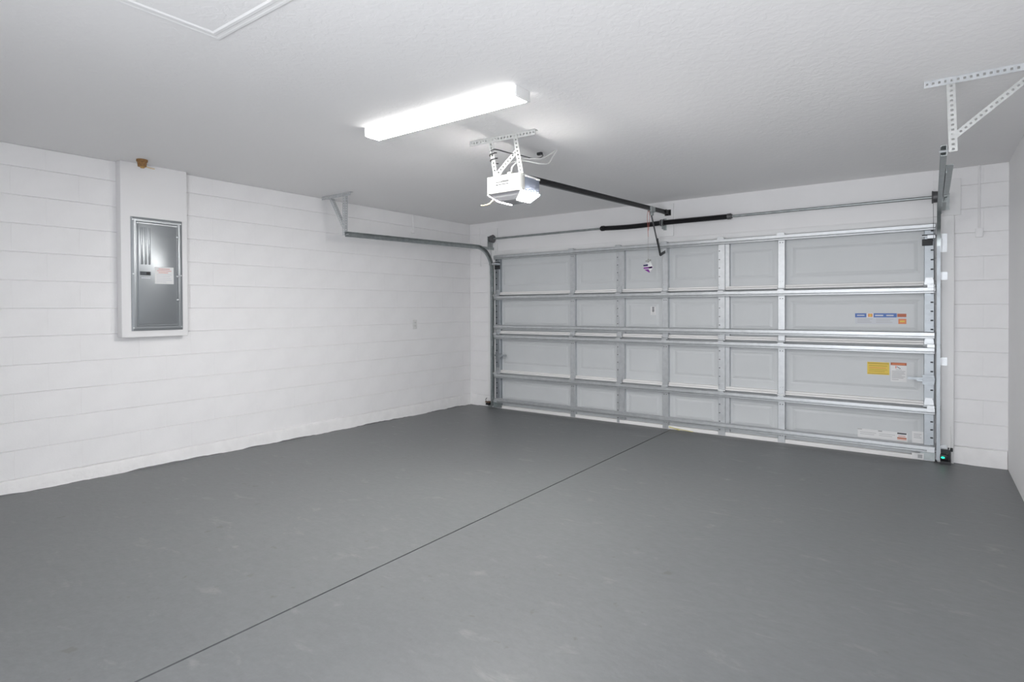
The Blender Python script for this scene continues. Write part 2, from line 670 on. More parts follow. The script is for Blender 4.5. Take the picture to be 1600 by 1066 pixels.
# mounting pads behind the spring shaft
for x0, x1, z0, z1, lab in ((.311, .500, 2.120, 2.432, 'white board pad behind the far cable drum'), (2.80, 2.966, 2.135, 2.497, 'white board pad behind the centre of the springs'),
                            (5.300, 5.490, 2.120, 2.432, 'white board pad behind the near cable drum')):
    o = MB().box(x0, x1, -.019, .0, z0, z1, ch=.003).build('mounting_pad', 'trim', smooth=True)
    tag(o, lab, 'board', 'spring shaft mounting pads')


# boxed chase around the breaker panel
ch = MB().box(0, .085, -4.385, -3.880, 1.118, H, ch=.004).build('panel_chase', 'wall_smooth', smooth=True)
tag(ch, 'white boxed-out chase running from ceiling down around the breaker panel', 'wall box', kind='structure')

# attic hatch in the ceiling, near the top of the picture
hx0, hx1, hy0, hy1 = 2.748, 3.46, -6.30, -4.958
at = root('attic_hatch', (hx0, hy1, H - .02), 'white attic hatch with moulded trim in the ceiling', 'attic hatch')
MB().box(hx0 + .05, hx1 - .05, hy0 + .05, hy1 - .05, H - .0045, H + .01).build('hatch_panel', 'ceiling', at)
mould = [(0, 0), (.003, -.005), (.010, -.008), (.020, -.008), (.025, -.0065), (.036, -.0065), (.041, -.009), (.054, -.009), (.061, -.005), (.064, 0)]


def moulding(x0, y0, x1, y1, inx, iny):
    a, b = Vector((x0, y0, H)), Vector((x1, y1, H))
    d = (b - a).normalized()
    n = Vector((inx, iny, 0))
    k = len(mould)
    pts = [a + n * u + d * u + Vector((0, 0, w)) for u, w in mould] + [b + n * u - d * u + Vector((0, 0, w)) for u, w in mould]
    fs = [(i, (i + 1) % k, k + (i + 1) % k, k + i) for i in range(k)] + [tuple(range(k)), tuple(range(2 * k - 1, k - 1, -1))]
    MB().poly(pts, fs).build('trim_strip', 'trim', at)


moulding(hx0, hy0, hx0, hy1, 1, 0)
moulding(hx1, hy0, hx1, hy1, -1, 0)
moulding(hx0, hy0, hx1, hy0, 0, 1)
moulding(hx0, hy1, hx1, hy1, 0, -1)

# ------------------------------------------------------------------ garage door
YS = .004          # inner face of the skin
YF = -.046         # inner edge of the section frame
EX0, EX1 = .488, 5.310
door = root('door_1', ((EX0 + EX1) / 2, 0, zf(0)), 'wide sectional garage door with galvanized stiles and grey back panels', 'garage door', kind='structure')
JZ = [2.058, 1.515, .993, .460, zf(0) + .002]
STILES = [1.690, 2.325, 2.880, 3.500, 4.080]
WIDE = {1, 3}
LABS = ['top', 'second', 'third', 'bottom']


def skin_mesh(z0, z1, sec):
    mb = MB()
    # outer sheet edges
    edges = [EX0 + .02] + STILES + [EX1 - .02]
    y = YS
    zs0, zs1 = z0, z1
    for i in range(len(edges) - 1):
        a, b = edges[i], edges[i + 1]
        la = .045 if i else .03
        lb = .045 if i < len(edges) - 2 else .05
        rx = [(a, b, zs0, zs1, y)]
        m0 = .028
        e0 = (a + la + m0, b - lb - m0, zs0 + .115, zs1 - .115, y)
        e1 = (e0[0] + .022, e0[1] - .022, e0[2] + .016, e0[3] - .016, y + .0035)
        e2 = (e1[0] + .028, e1[1] - .028, e1[2] + .022, e1[3] - .022, y - .002)
        rings = rx + [e0, e1, e2]
        pts = []
        for x0, x1, q0, q1, yy in rings:
            pts += [(x0, yy, q0), (x1, yy, q0), (x1, yy, q1), (x0, yy, q1)]
        fs = []
        for r in range(len(rings) - 1):
            for k in range(4):
                k2 = (k + 1) % 4
                fs.append((r * 4 + k, r * 4 + k2, r * 4 + 4 + k2, r * 4 + 4 + k))
        fs.append(tuple(range(12, 16)))
        mb.poly(pts, fs, 'skin')
    # outside face and edges
    mb.box(EX0, EX1, YS + .016, YS + .03, z0 - .0029, z1 + .0029, 'skin')
    mb.box(EX0, EX1, YS + .030, YS + .036, z0 - .012 if sec < 3 else z0, z1 - .012, 'skin')
    return mb


STRUT = [(YF + .002, -.029), (YF - .030, -.029), (YF - .033, -.026), (YF - .033, -.019), (YF - .030, -.016), (YF - .018, -.016), (YF - .018, -.011), (YF - .034, -.011), (YF - .038, -.007), (YF - .038, .020), (YF - .034, .024), (YF - .008, .025), (YF - .004, .029), (YF + .002, .029)]


def strut(zc, parent, x0=EX0 - .004, x1=EX1 + .004):
    prof = [(a, zc + b) for a, b in STRUT]
    return MB().prism(prof, x0, x1, 'x').build('strut', 'galv', parent, smooth=True)


def lip(z0, z1, parent):
    """white painted meeting rail at the foot of a section: two rolled bands"""
    zm = (z0 + z1) / 2
    mb = MB()
    gaps = [EX0 + .075] + STILES + [EX1 - .075]
    for i in range(len(gaps) - 1):
        a, b = gaps[i] + (.036 if i else 0), gaps[i + 1] - (.036 if i < len(gaps) - 2 else 0)
        mb.box(a, b, YF + .006, YS + .012, zm + .001, z1, 'lip', ch=.004)
        mb.box(a, b, YF - .002, YS + .012, z0, zm - .001, 'lip', ch=.004)
    return mb.build('meeting_rail', 'lip', parent, smooth=True)


def stile(x, z0, z1, wide, parent, top=False):
    mb = MB()
    if wide:
        # face channel plus a set-back flange on the side towards the near end
        xs = x + .034 if x > 3 else x - .006
        mb.prism([(x - .040, YS + .006), (x - .040, YF + .004), (x - .036, YF), (xs - .004, YF), (xs, YF + .004), (xs, YS + .006)], z0, z1, 'z', 'galv')
        xr = x + .076 if x > 3 else x + .060
        dy = .016 if x > 3 else .006
        mb.prism([(xs, YS + .006), (xs, YF + dy), (xr - .004, YF + dy), (xr, YF + dy + .004), (xr, YS + .006)], z0 + .035, z1 - .012, 'z', 'galv')
        zz = z0 + .05
        while zz < z1 - .03:
            mb.box(x - .030, x - .018, YF - .0006, YF + .002, zz, zz + .009, 'dark')
            zz += .05 if (int(zz * 100) % 3) else .09
    else:
        mb.prism([(x - .034, YS + .006), (x - .034, YF + .004), (x - .030, YF), (x + .030, YF), (x + .034, YF + .004), (x + .034, YS + .006)], z0, z1, 'z', 'galv')
        for q in (z0 + .07, z1 - .09):
            mb.cyl((x - .012, YF - .001, q), (x - .012, YF + .002, q), .005, 8, 'dark')
            mb.cyl((x + .012, YF - .001, q), (x + .012, YF + .002, q), .005, 8, 'dark')
    return mb.build('stile', 'galv', parent)


def end_stile(x0, x1, z0, z1, side, parent):
    mb = MB()
    mb.prism([(x0, YS + .02), (x0, YF + .004), (x0 + .004, YF), (x1 - .004, YF), (x1, YF + .004), (x1, YS + .02)], z0, z1, 'z', 'zinc')
    hx = x1 - .018 if side > 0 else x0 + .018
    n = 6
    for i in range(n):
        zz = z0 + .06 + (z1 - z0 - .12) * i / (n - 1)
        mb.box(hx - .010, hx + .010, YF - .0008, YF + .002, zz - .006, zz + .006, 'dark')
    return mb.build('end_stile', 'zinc', parent)


def hinge(x, z, parent, w=.062):
    """two leaves and a knuckle across a section joint"""
    mb = MB()
    mb.prism([(x - w * .35, z + .075), (x - w / 2, z + .030), (x - w / 2, z + .006), (x + w / 2, z + .006), (x + w / 2, z + .030), (x + w * .35, z + .075)], YF - .004, YF, 'y')
    # reorder: prism axis y expects (x, z)
    mb.prism([(x - w / 2, z - .008), (x - w / 2, z - .05), (x + w / 2, z - .05), (x + w / 2, z - .008)], YF - .0035, YF, 'y')
    mb.cyl((x - w / 2 - .006, YF - .012, z + .001), (x + w / 2 + .006, YF - .012, z + .001), .010, 10)
    for q in (-.018, .018):
        mb.cyl((x + q, YF - .009, z + .022), (x + q, YF - .003, z + .022), .007, 6)
    return mb.build('hinge', 'galv', parent, smooth=True)


def roller(x, z, side, parent, y=YF - .038):
    """white nylon roller wheel on a steel stem, carried by the end hinge"""
    mb = MB()
    mb.cyl((x - side * .075, y, z), (x + side * .012, y, z), .0055, 8, 'galv')
    mb.cyl((x + side * .002, y, z), (x + side * .020, y, z), .019, 16, 'white_plastic')
    mb.box(x - side * .075, x - side * .022, y - .010, YF, z - .014, z + .014, 'galv')
    return mb.build('roller', None, parent, smooth=True)


sections = []
for i in range(4):
    z1, z0 = JZ[i] - .003, JZ[i + 1] + .003
    sec = skin_mesh(z0, z1, i).build('door_section', 'skin', door)
    sec['label'] = '%s grey panelled section of the garage door' % LABS[i]
    sections.append(sec)
    for k, x in enumerate(STILES):
        stile(x, z0, z1 + (.014 if i == 0 else 0), k in WIDE, sec)
    end_stile(EX0, EX0 + .075, z0, z1, -1, sec)
    end_stile(EX1 - .075, EX1, z0, z1, 1, sec)
    if i < 3:
        lip(z0 + .002, z0 + .040, sec)
        for k, x in enumerate(STILES):
            hinge(x, JZ[i + 1], sec)
        for x in (EX0 + .038, EX1 - .038):
            hinge(x, JZ[i + 1], sec, .070)
        for s, x in ((-1, EX0 - .028), (1, EX1 + .024)):
            roller(x, JZ[i + 1], s, sec)
def strut_clip(x, zc, parent, up, w=.062, down=.030):
    """pressed clip that laps over the strut where it crosses a stile"""
    yf = YF - .0400
    c = .010
    z0, z1 = zc - down, zc + up
    MB().prism([(x - w / 2, z0), (x + w / 2, z0), (x + w / 2, z1 - c), (x + w / 2 - c, z1), (x - w / 2 + c, z1), (x - w / 2, z1 - c)], yf, YF - .002, 'y').build('strut_clip', 'galv', parent)


for x in STILES:
    strut_clip(x - .003 if STILES.index(x) in WIDE else x, 2.030, sections[0], .044, .070, .004)
    for zc, si in ((1.480, 1), (.953, 2), (.425, 3)):
        strut_clip(x - .003 if STILES.index(x) in WIDE else x, zc, sections[si], .033, .064, -.012)
strut(2.030, sections[0])
strut(1.480, sections[1])
strut(1.086, sections[1])
strut(.953, sections[2])
strut(.425, sections[3])
strut(.092, sections[3])
# bottom retainer with the pale weather strip
MB().box(EX0, EX1, YF + .004, YS + .012, zf(0) - .001, zf(0) + .038, ch=.004).build('weather_strip', 'lip', sections[3], smooth=True)
# bottom corner brackets
for s, x in ((-1, EX0), (1, EX1)):
    mb = MB()
    xa, xb = (x, x + .10) if s < 0 else (x - .10, x)
    mb.box(xa, xb, YF - .005, YF, zf(0) + .012, zf(0) + .085)
    mb.box(x - .004, x + .004, YF - .05, YF, zf(0) + .012, zf(0) + .085)
    mb.build('bottom_bracket', 'galv_dark', sections[3])
    roller(EX0 - .028 if s < 0 else EX1 + .024, zf(0) + .10, s, sections[3])
# top roller brackets, black
for s, x in ((-1, EX0), (1, EX1)):
    xa, xb = (x - .005, x + .085) if s < 0 else (x - .09, x - .012)
    mb = MB()
    mb.box(xa, xb, YF - .010, YF, 1.868, 1.925, 'dark', ch=.003)
    mb.box(xa, xb, YF - .050, YF, 1.945, 1.950, 'galv')
    mb.box(xa, xb, YF - .035, YF - .005, 1.952, 1.962, 'dark')
    mb.build('top_bracket', None, sections[0])
    roller(EX0 - .028 if s < 0 else EX1 + .024, 1.938, s, sections[0], YF - .060)
# slide locks
for s, x in ((-1, EX0), (1, EX1)):
    mb = MB()
    d = 1 if s < 0 else -1
    mb.box(x, x + d * .085, YF - .004, YF, .655, .735)
    mb.box(x + d * .002, x + d * .085, YF - .016, YF - .004, .728, .737)
    mb.box(x + d * .002, x + d * .085, YF - .016, YF - .004, .652, .660)
    mb.box(x - d * .010, x + d * .19, YF - .014, YF - .008, .690, .712)
    mb.box(x + d * .085, x + d * .125, YF - .03, YF - .004, .680, .700)
    mb.build('slide_lock', 'zinc', sections[2])


# stickers on the inner skin (flat print)
def sticker(sec, x0, x1, z0, z1, base, marks, label, y=None):
    y = YS - .0022 if y is None else y
    mb = MB()
    mb.box(x0, x1, y - .0006, y + .004, z0, z1, base)
    for k, (a, b, c, d, m) in enumerate(marks):
        xa, xb = x0 + (x1 - x0) * a, x0 + (x1 - x0) * b
        za, zb = z0 + (z1 - z0) * c, z0 + (z1 - z0) * d
        mb.box(xa, xb, y - .0010 - k * .00008, y - .0004, za, zb, m)
    o = mb.build('sticker', None, sec)
    o['label'] = label
    return o


sticker(sections[1], 4.709, 5.106, 1.176, 1.276, 'paper_tint',
        [(0, .23, .62, 1, 'blue'), (.23, .37, .62, 1, 'paper'), (.26, .35, .66, .96, 'orange'), (.28, .33, .72, .9, 'yellow'), (.37, .82, .62, 1, 'blue'), (.40, .56, .74, .86, 'paper_tint'), (.62, .76, .74, .86, 'paper_tint'),
         (.04, .19, .76, .86, 'paper_tint'), (.83, 1, .66, .96, 'rust'), (.85, 1, .04, .5, 'orange'), (.88, .97, .2, .34, 'yellow'), (.05, .35, .44, .48, 'ink'), (.05, .30, .30, .34, 'ink'), (.42, .76, .44, .48, 'ink'), (.42, .7, .30, .34, 'ink'), (.05, .33, .15, .19, 'ink'), (.42, .74, .15, .19, 'ink')],
        'wide sticker with a blue banner and orange corner')
sticker(sections[2], 4.807, 4.979, .712, .826, 'yellow',
        [(.03, .97, .86, .93, 'yellow_ink'), (.08, .9, .68, .73, 'yellow_ink'), (.08, .85, .52, .56, 'orange'), (.08, .9, .38, .42, 'yellow_ink'), (.08, .8, .24, .28, 'yellow_ink'), (.03, .97, .05, .10, 'yellow_ink')],
        'yellow sticker with lines of print')
sticker(sections[2], 4.989, 5.109, .655, .829, 'paper',
        [(0, 1, .86, 1, 'rust'), (.1, .9, .90, .95, 'orange'), (.32, .7, .62, .64, 'ink'), (.38, .46, .76, .79, 'dark_ink'), (.46, .54, .72, .76, 'dark_ink'), (.54, .62, .68, .72, 'dark_ink'), (.3, .36, .70, .82, 'red_ink'),
         (.08, .92, .54, .565, 'ink'), (.08, .86, .47, .495, 'ink'), (.08, .9, .40, .425, 'ink'), (.08, .7, .33, .355, 'ink'), (.08, .9, .26, .285, 'ink'), (.08, .8, .19, .215, 'ink'), (.08, .5, .10, .125, 'ink')],
        'white warning label with a red-brown heading')
sticker(sections[3], 4.731, 5.117, .118, .198, 'paper',
        [(0, .09, .9, .99, 'ink'), (.42, .50, .86, .99, 'ink'), (.80, .98, .80, .96, 'dark_ink'), (.80, .98, .30, .44, 'rust'), (.80, .98, .18, .24, 'orange'), (.82, .96, .56, .62, 'red_ink'), (.05, .38, .6, .64, 'ink'), (.05, .34, .4, .44, 'ink'), (.44, .76, .6, .64, 'ink'), (.44, .7, .4, .44, 'ink')],
        'long white label with small print near the door foot')
sticker(sections[3], 5.150, 5.236, .118, .222, 'paper', [(.15, .8, .75, .79, 'ink'), (.15, .7, .6, .64, 'ink'), (.15, .8, .45, .49, 'ink')], 'torn white tag near the door corner')
sticker(sections[3], 5.150, 5.236, zf(0) + .006, zf(0) + .060, 'paper', [(.5, .9, .2, .8, 'ink')], 'small white tag at the door foot', y=YF - .006)
sticker(sections[1], 2.690, 2.752, 1.255, 1.352, 'paper', [(.3, .7, .82, .92, 'dark_ink'), (.32, .68, .66, .76, 'dark_ink'), (.3, .7, .48, .60, 'dark_ink'), (.32, .68, .34, .42, 'dark_ink'), (.2, .8, .12, .16, 'ink')], 'small white upright label with dark print')

# ------------------------------------------------------------------ tracks
TP = [(-.013, -.027), (.013, -.027), (.013, -.020), (.0105, -.020), (.0105, -.0245), (-.0105, -.0245), (-.0105, .0245), (.0105, .0245), (.0105, .020), (.013, .020), (.013, .027), (-.013, .027)]


def track(xt, s, z_rear, z_front, label_t, label_h, grp):
    """s = +1 track on the near (right) side, -1 on the far (left) side; the channel opens towards the door"""
    yv = YF - .040
    R = .30
    t = root('door_track', (xt, yv, zf(0)), label_t, 'door track', grp)
    zt = z_front + .012
    # vertical leg
    prof = [(a * -s, b) for a, b in TP]
    mb = MB()
    sweep(mb, [(xt, yv, zf(0) + .03), (xt, yv, zt - R)], prof, (1, 0, 0))
    mb.build('vertical_track', 'galv_dark' if s < 0 else 'zinc', t)
    path = [(xt, yv, zt - R + .003)]
    for i in range(1, 15):
        a = math.pi / 2 * i / 14
        path.append((xt, yv - R + R * math.cos(a), zt - R + R * math.sin(a)))
    path.append((xt, -2.50, z_rear))
    mb = MB()
    sweep(mb, path, prof, (1, 0, 0))
    mb.build('horizontal_track', 'galv_dark', t, smooth=True)
    # jamb brackets
    for z in (.10, .86, 1.60):
        mb = MB()
        mb.box(xt + s * .010, xt + s * .016, yv - .02, -.043, z - .035, z + .035)
        mb.box(xt + s * .010, xt + s * .062, -.047, -.041, z - .035, z + .035)
        mb.cyl((xt + s * .042, -.052, z), (xt + s * .042, -.046, z), .010, 6, None)
        mb.build('jamb_bracket', 'galv', t)
    # flag bracket where vertical meets the curve
    mb = MB()
    mb.box(xt + s * .012, xt + s * .058, -.046, -.041, 1.805, 1.965)
    mb.box(xt + s * .012, xt + s * .016, yv - .03, -.043, 1.80, 1.96)
    mb.cyl((xt + s * .035, -.052, 1.84), (xt + s * .035, -.045, 1.84), .010, 6)
    mb.cyl((xt + s * .035, -.052, 1.92), (xt + s * .035, -.045, 1.92), .010, 6)
    mb.build('flag_bracket', 'galv', t)
    # horizontal angle from the bearing plate to the track
    mb = MB()
    mb.box(xt + s * .015, xt + s * .019, -.50, -.02, z_front - .002, z_front + .030)
    mb.box(xt + s * .015, xt + s * .045, -.50, -.02, z_front + .028, z_front + .032)
    mb.build('track_angle', 'galv_dark', t)
    if s > 0:
        mb = MB()
        mb.box(xt + .016, xt + .020, -2.05, -.95, z_rear - .035, z_rear + .012)
        mb.box(xt + .016, xt + .052, -2.05, -.95, z_rear + .008, z_rear + .012)
        mb.build('track_stiffener', 'galv_dark', t)
    # hanger from the ceiling
    h = root('track_hanger', (xt, -2.50, z_rear), label_h, 'hanger bracket', 'perforated track hangers')
    xe = xt - s * .085
    xo = xt + s * .385
    mb = MB()
    mb.angle((xe, -2.505, H - .002), (xo, -2.505, H - .002), .036, .0025, (0, 1, 0), (0, 0, -1))
    mb.build('ceiling_angle', 'galv', h)
    mb = MB()
    lx = xt + s * .010
    mb.angle((lx, -2.500, H - .01), (lx + s * .012, -2.500, z_rear - .012), .036, .0025, (s, 0, 0), (0, 1, 0))
    mb.build('drop_leg', 'galv_white' if s > 0 else 'galv', h)
    mb = MB()
    mb.angle((lx + s * .225 if s < 0 else xo - .03, -2.496, H - .034), (lx + s * .02, -2.496, z_rear + .075), .030, .0025, (s, 0, 0), (0, 1, 0))
    mb.build('brace', 'galv_white' if s > 0 else 'galv', h)
    mb = MB()
    mb.cyl((xt - s * .02, -2.485, z_rear), (xt + s * .05, -2.485, z_rear), .007, 6)
    mb.build('bolt', 'galv', h)


track(5.338, 1, 2.150, 2.140, 'galvanized door track rising beside the green lit sensor', 'bright perforated steel hanger holding the near door track', 'garage door tracks')
track(.460, -1, 2.102, 2.136, 'galvanized door track curving back along the long block wall', 'grey perforated steel hanger against the long block wall', 'garage door tracks')

# ------------------------------------------------------------------ torsion springs
SY, SZ = -.100, 2.279
sp = root('torsion_spring_shaft', ((EX0 + EX1) / 2, -.02, SZ), 'steel torsion shaft with two black springs above the door', 'spring shaft')
MB().cyl((.405, SY, SZ), (5.395, SY, SZ), .0127, 14).build('shaft', 'galv_dark', sp, smooth=True)


def spring(xa, xb, sag):
    wire = .0055
    n = int((xb - xa) / (wire * 1.55))
    seg = 10
    path = []
    for i in range(n * seg + 1):
        t = i / (n * seg)
        a = 2 * math.pi * i / seg
        x = xa + (xb - xa) * t
        dz = -sag * math.sin(math.pi * t)
        path.append((x, SY + .0225 * math.cos(a), SZ + dz + .0225 * math.sin(a)))
    mb = MB()
    mb.tube(path, wire, 5)
    return mb.build('spring', 'black', sp, smooth=True)


spring(2.155, 2.860, .010)
spring(2.885, 3.578, .0)
for x in (2.140, 3.592):
    mb = MB()
    mb.cyl((x - .018, SY, SZ), (x + .018, SY, SZ), .031, 16)
    mb.cyl((x - .03, SY, SZ), (x + .03, SY, SZ), .022, 14)
    mb.cyl((x, SY - .045, SZ), (x, SY - .02, SZ), .006, 8)
    mb.build('winding_cone', 'black' if x < 3 else 'cast', sp, smooth=True)
mb = MB()
mb.box(2.866, 2.876, SY - .02, -.0195, SZ - .035, SZ + .035)
mb.box(2.853, 2.889, -.024, -.0192, SZ - .075, SZ + .055)
mb.box(2.868, 2.874, SY - .012, -.02, SZ - .07, SZ - .03)
mb.build('centre_bracket', 'galv_dark', sp)
mb = MB()
mb.cyl((2.852, SY, SZ), (2.862, SY, SZ), .036, 18)
mb.cyl((2.881, SY, SZ), (2.891, SY, SZ), .036, 18)
mb.build('stationary_cone', 'cast', sp, smooth=True)
for s, x in ((-1, .470), (1, 5.318)):
    mb = MB()
    prof = [(-.030, .052), (-.024, .056), (-.018, .050), (.018, .047), (.024, .030), (.034, .022)]
    pth = [(x - s * a * -1, SY, SZ) for a, r in prof]
    mb.tube(pth, [r for a, r in prof], 20)
    mb.build('cable_drum', 'cast', sp, smooth=True)
    mb = MB()
    xo = x + s * .045
    mb.box(xo - .003, xo + .003, SY - .032, -.0195, SZ - .11, SZ + .035)
    mb.box(xo - (.0 if s > 0 else .05), xo + (.05 if s > 0 else 0), -.024, -.0195, SZ - .11, SZ + .035)
    mb.cyl((xo - .01, SY, SZ), (xo + .01, SY, SZ), .024, 14)
    mb.build('bearing_plate', 'galv_dark', sp)
    mb = MB()
    mb.cyl((x - s * .02, SY - .048, SZ), (x + s * .005, YF - .012, .08), .0018, 6)
    mb.build('lift_cable', 'cast', sp)

# ------------------------------------------------------------------ garage door opener
OX, OY0, OY1 = 2.957, -3.165, -2.925      # centre, front, rear
OW = .143
op = root('garage_door_opener', (OX, -3.05, 2.055), 'white belt garage door opener with lit lens and long black rail', 'door opener')
mb = MB()
# chassis: grey steel shell behind the white front
mb.box(OX - OW + .004, OX + OW - .004, OY0 + .045, OY1, 2.118, 2.222, ch=.006)
mb.build('chassis', 'grey_plastic', op, smooth=True)
mb = MB()
mb.box(OX - OW, OX + OW, OY0 + .03, OY1 + .004, 2.217, 2.229, ch=.003)
mb.build('top_plate', 'white_metal', op, smooth=True)
# white front cover, rounded at the corners (plan profile extruded up)
mb = MB()
pr = []
rc = .035
for cx_, a0 in ((OX + OW - rc, -90), ):
    pass
pts = []
for cx_, a0, a1 in ((OX - OW + rc * .6, 180, 270), (OX + OW - rc, 270, 360)):
    rr = rc * .6 if a0 == 180 else rc
    for k in range(6):
        a = math.radians(a0 + (a1 - a0) * k / 5)
        pts.append((cx_ + rr * math.cos(a), OY0 + rr + rr * math.sin(a)))
pts = pts + [(OX + OW, OY0 + .055), (OX - OW, OY0 + .055)]
mb.prism(pts, 2.118, 2.232, 'z')
fc = mb.build('front_cover', 'white_plastic', op, smooth=True)
# printed marking on the front: three dark lines
mb = MB()
yy = OY0 - .0006
for i, (a, b) in enumerate(((-.055, -.047), (-.044, -.037), (-.034, -.026), (-.023, -.015), (-.012, -.003), (.0, .010), (.012, .021), (.023, .031), (.033, .041), (.043, .050))):
    hh = .007 if i < 4 else .012
    mb.box(OX + a, OX + b, yy, yy + .002, 2.184, 2.184 + hh)
mb.box(OX - .056, OX - .038, yy, yy + .002, 2.166, 2.174)
mb.box(OX - .034, OX + .050, yy, yy + .002, 2.169, 2.174)
mb.box(OX - .04, OX + .03, yy, yy + .002, 2.158, 2.1592)
mb.build('printed_marking', 'dark', fc)
# belly: tapering underside between the two lamp lenses
mb = MB()
bz = [(2.119, OW - .004, OY0 + .010, OY1), (2.094, OW - .034, OY0 + .03, OY1 - .012), (2.072, OW - .066, OY0 + .055, OY1 - .03), (2.066, OW - .09, OY0 + .075, OY1 - .05)]
pts = []
for z, w, ya, yb in bz:
    pts += [(OX - w, ya, z), (OX + w, ya, z), (OX + w, yb, z), (OX - w, yb, z)]
fs = []
for r_ in range(3):
    for k in range(4):
        k2 = (k + 1) % 4
        fs.append((r_ * 4 + k, r_ * 4 + k2, r_ * 4 + 4 + k2, r_ * 4 + 4 + k))
fs += [(3, 2, 1, 0), (12, 13, 14, 15)]
mb.poly(pts, fs)
mb.build('underside', 'belly', op)
for s in (-1, 1):
    mb = MB()
    d = Vector((-s * .062, 0, -.047)).normalized()
    n = Vector((s * .047, 0, -.062)).normalized()
    a = Vector((OX + s * (OW - .002), 0, 2.121))
    b = Vector((OX + s * (OW - .068), 0, 2.071))
    q = []
    for off in (-.006, .006):
        for p, ya, yb in ((a, OY0 + .022, OY1 - .004), (b, OY0 + .058, OY1 - .03)):
            q += [p + n * off + Vector((0, ya, 0)), p + n * off + Vector((0, yb, 0))]
    mb.poly(q, [(0, 1, 3, 2), (4, 6, 7, 5), (0, 2, 6, 4), (1, 5, 7, 3), (0, 4, 5, 1), (2, 3, 7, 6)])
    o = mb.build('lamp_lens', 'lens', op)
    o['label'] = 'glowing white lamp lens'
for s in (-1, 1):
    x = OX + s * (OW - .004)
    MB().box(x - .002, x + .002, OY0 + .03, OY1 - .002, 2.110, 2.123).build('added_lens_baffle', 'grey_plastic', op)  # added lip, keeps lens light from spreading up onto the ceiling
# terminal hump on top
MB().box(OX - .075, OX + .05, OY0 + .03, OY0 + .10, 2.228, 2.243, ch=.004).build('top_cap', 'white_plastic', op, smooth=True)
MB().box(OX + .0, OX + .035, OY0 + .05, OY0 + .09, 2.24, 2.262, ch=.004).build('connector', 'white_plastic', op, smooth=True)
# antenna wire
mb = MB()
mb.tube(curve_pts([(OX - .105, OY0 + .045, 2.10), (OX - .115, OY0 + .03, 2.075), (OX - .135, OY0 + .02, 2.055), (OX - .17, OY0 + .015, 2.050), (OX - .195, OY0 + .012, 2.052)]), .0042, 8)
mb.build('antenna_wire', 'cream_cable', op, smooth=True)
# rail
ra, rb = Vector((2.950, -2.98, 2.262)), Vector((2.905, -.10, 2.396))
mb = MB()
mb.bar(ra, rb, .040, .010, (0, 0, 1))
mb.bar(ra + Vector((0, 0, .018)), rb + Vector((0, 0, .018)), .026, .005, (1, 0, 0))
mb.bar(ra - Vector((0, 0, .018)), rb - Vector((0, 0, .018)), .026, .005, (1, 0, 0))
rl = mb.build('rail', 'rail', op)
rd = (rb - ra).normalized()
mb = MB()
mb.bar(ra - Vector((.007, 0, 0)), rb - Vector((.007, 0, 0)), .006, .004, (0, 0, 1))
mb.bar(ra + Vector((.007, 0, 0)), rb + Vector((.007, 0, 0)), .006, .004, (0, 0, 1))
mb.build('belt', 'black', rl)
# header bracket
mb = MB()
mb.box(2.885, 2.891, -.13, -.0195, 2.375, 2.42)
mb.box(2.919, 2.925, -.13, -.0195, 2.375, 2.42)
mb.box(2.870, 2.940, -.025, -.0195, 2.365, 2.43)
mb.cyl((2.88, -.11, 2.396), (2.93, -.11, 2.396), .007, 10)
mb.build('header_bracket', 'black', op)
# trolley and arm
tr = ra + (rb - ra) * ((-.50 - ra.y) / (rb.y - ra.y))
mb = MB()
mb.box(tr.x - .022, tr.x + .022, tr.y - .06, tr.y + .05, tr.z - .036, tr.z + .020, ch=.005)
mb.box(tr.x - .014, tr.x + .014, tr.y - .03, tr.y + .025, tr.z - .072, tr.z - .030, ch=.004)
mb.build('trolley', 'galv_dark', op, smooth=True)
A = Vector((2.906, tr.y, tr.z - .058))
B = Vector((2.888, -.205, 1.915))
mid = A + (B - A) * .60
mb = MB()
mb.bar(A, B - (B - A) * .12, .024, .006, (0, 1, 0), 'cast')
mb.bar(mid + Vector((.008, 0, 0)), B, .030, .008, (0, 1, 0), 'black')
mb.bar(B, Vector((2.892, YF - .008, 1.965)), .030, .008, (0, 0, 1), 'black')
mb.cyl(A + Vector((-.016, 0, 0)), A + Vector((.016, 0, 0)), .008, 8, 'cast')
mb.build('door_arm', None, op)
mb = MB()
mb.box(2.872, 2.912, YF - .030, YF - .001, 1.945, 1.995)
mb.build('door_bracket', 'galv', op)

# emergency release cord hanging from the trolley
rc_ = root('release_cord', (tr.x, tr.y - .07, 1.72), 'emergency release cord with red rope and purple tag under the rail', 'pull cord')
cx_, cy_ = tr.x - .008, tr.y - .072
MB().tube(curve_pts([(cx_, cy_, tr.z - .03), (cx_ - .010, cy_, tr.z - .09), (cx_ - .006, cy_, tr.z - .16), (cx_ - .002, cy_, tr.z - .25), (cx_, cy_, tr.z - .30)]), .0024, 6).build('red_rope', 'red', rc_)
MB().tube(curve_pts([(cx_ + .012, cy_, tr.z - .03), (cx_ + .016, cy_, tr.z - .10), (cx_ + .010, cy_, tr.z - .18), (cx_, cy_, tr.z - .24)]), .002, 6).build('red_rope', 'red', rc_)
MB().cyl((cx_, cy_, tr.z - .28), (cx_, cy_, 1.83), .002, 6).build('thin_cord', 'grey_cord', rc_)
mb = MB()
mb.bar((cx_ - .028, cy_, 1.822), (cx_ + .028, cy_ - .004, 1.832), .014, .012, (0, 0, 1), 'white_plastic')
mb.box(cx_ - .006, cx_ + .006, cy_ - .006, cy_ + .006, 1.80, 1.845, 'white_plastic')
mb.build('pull_handle', None, rc_)
mb = MB()
tz = 1.745
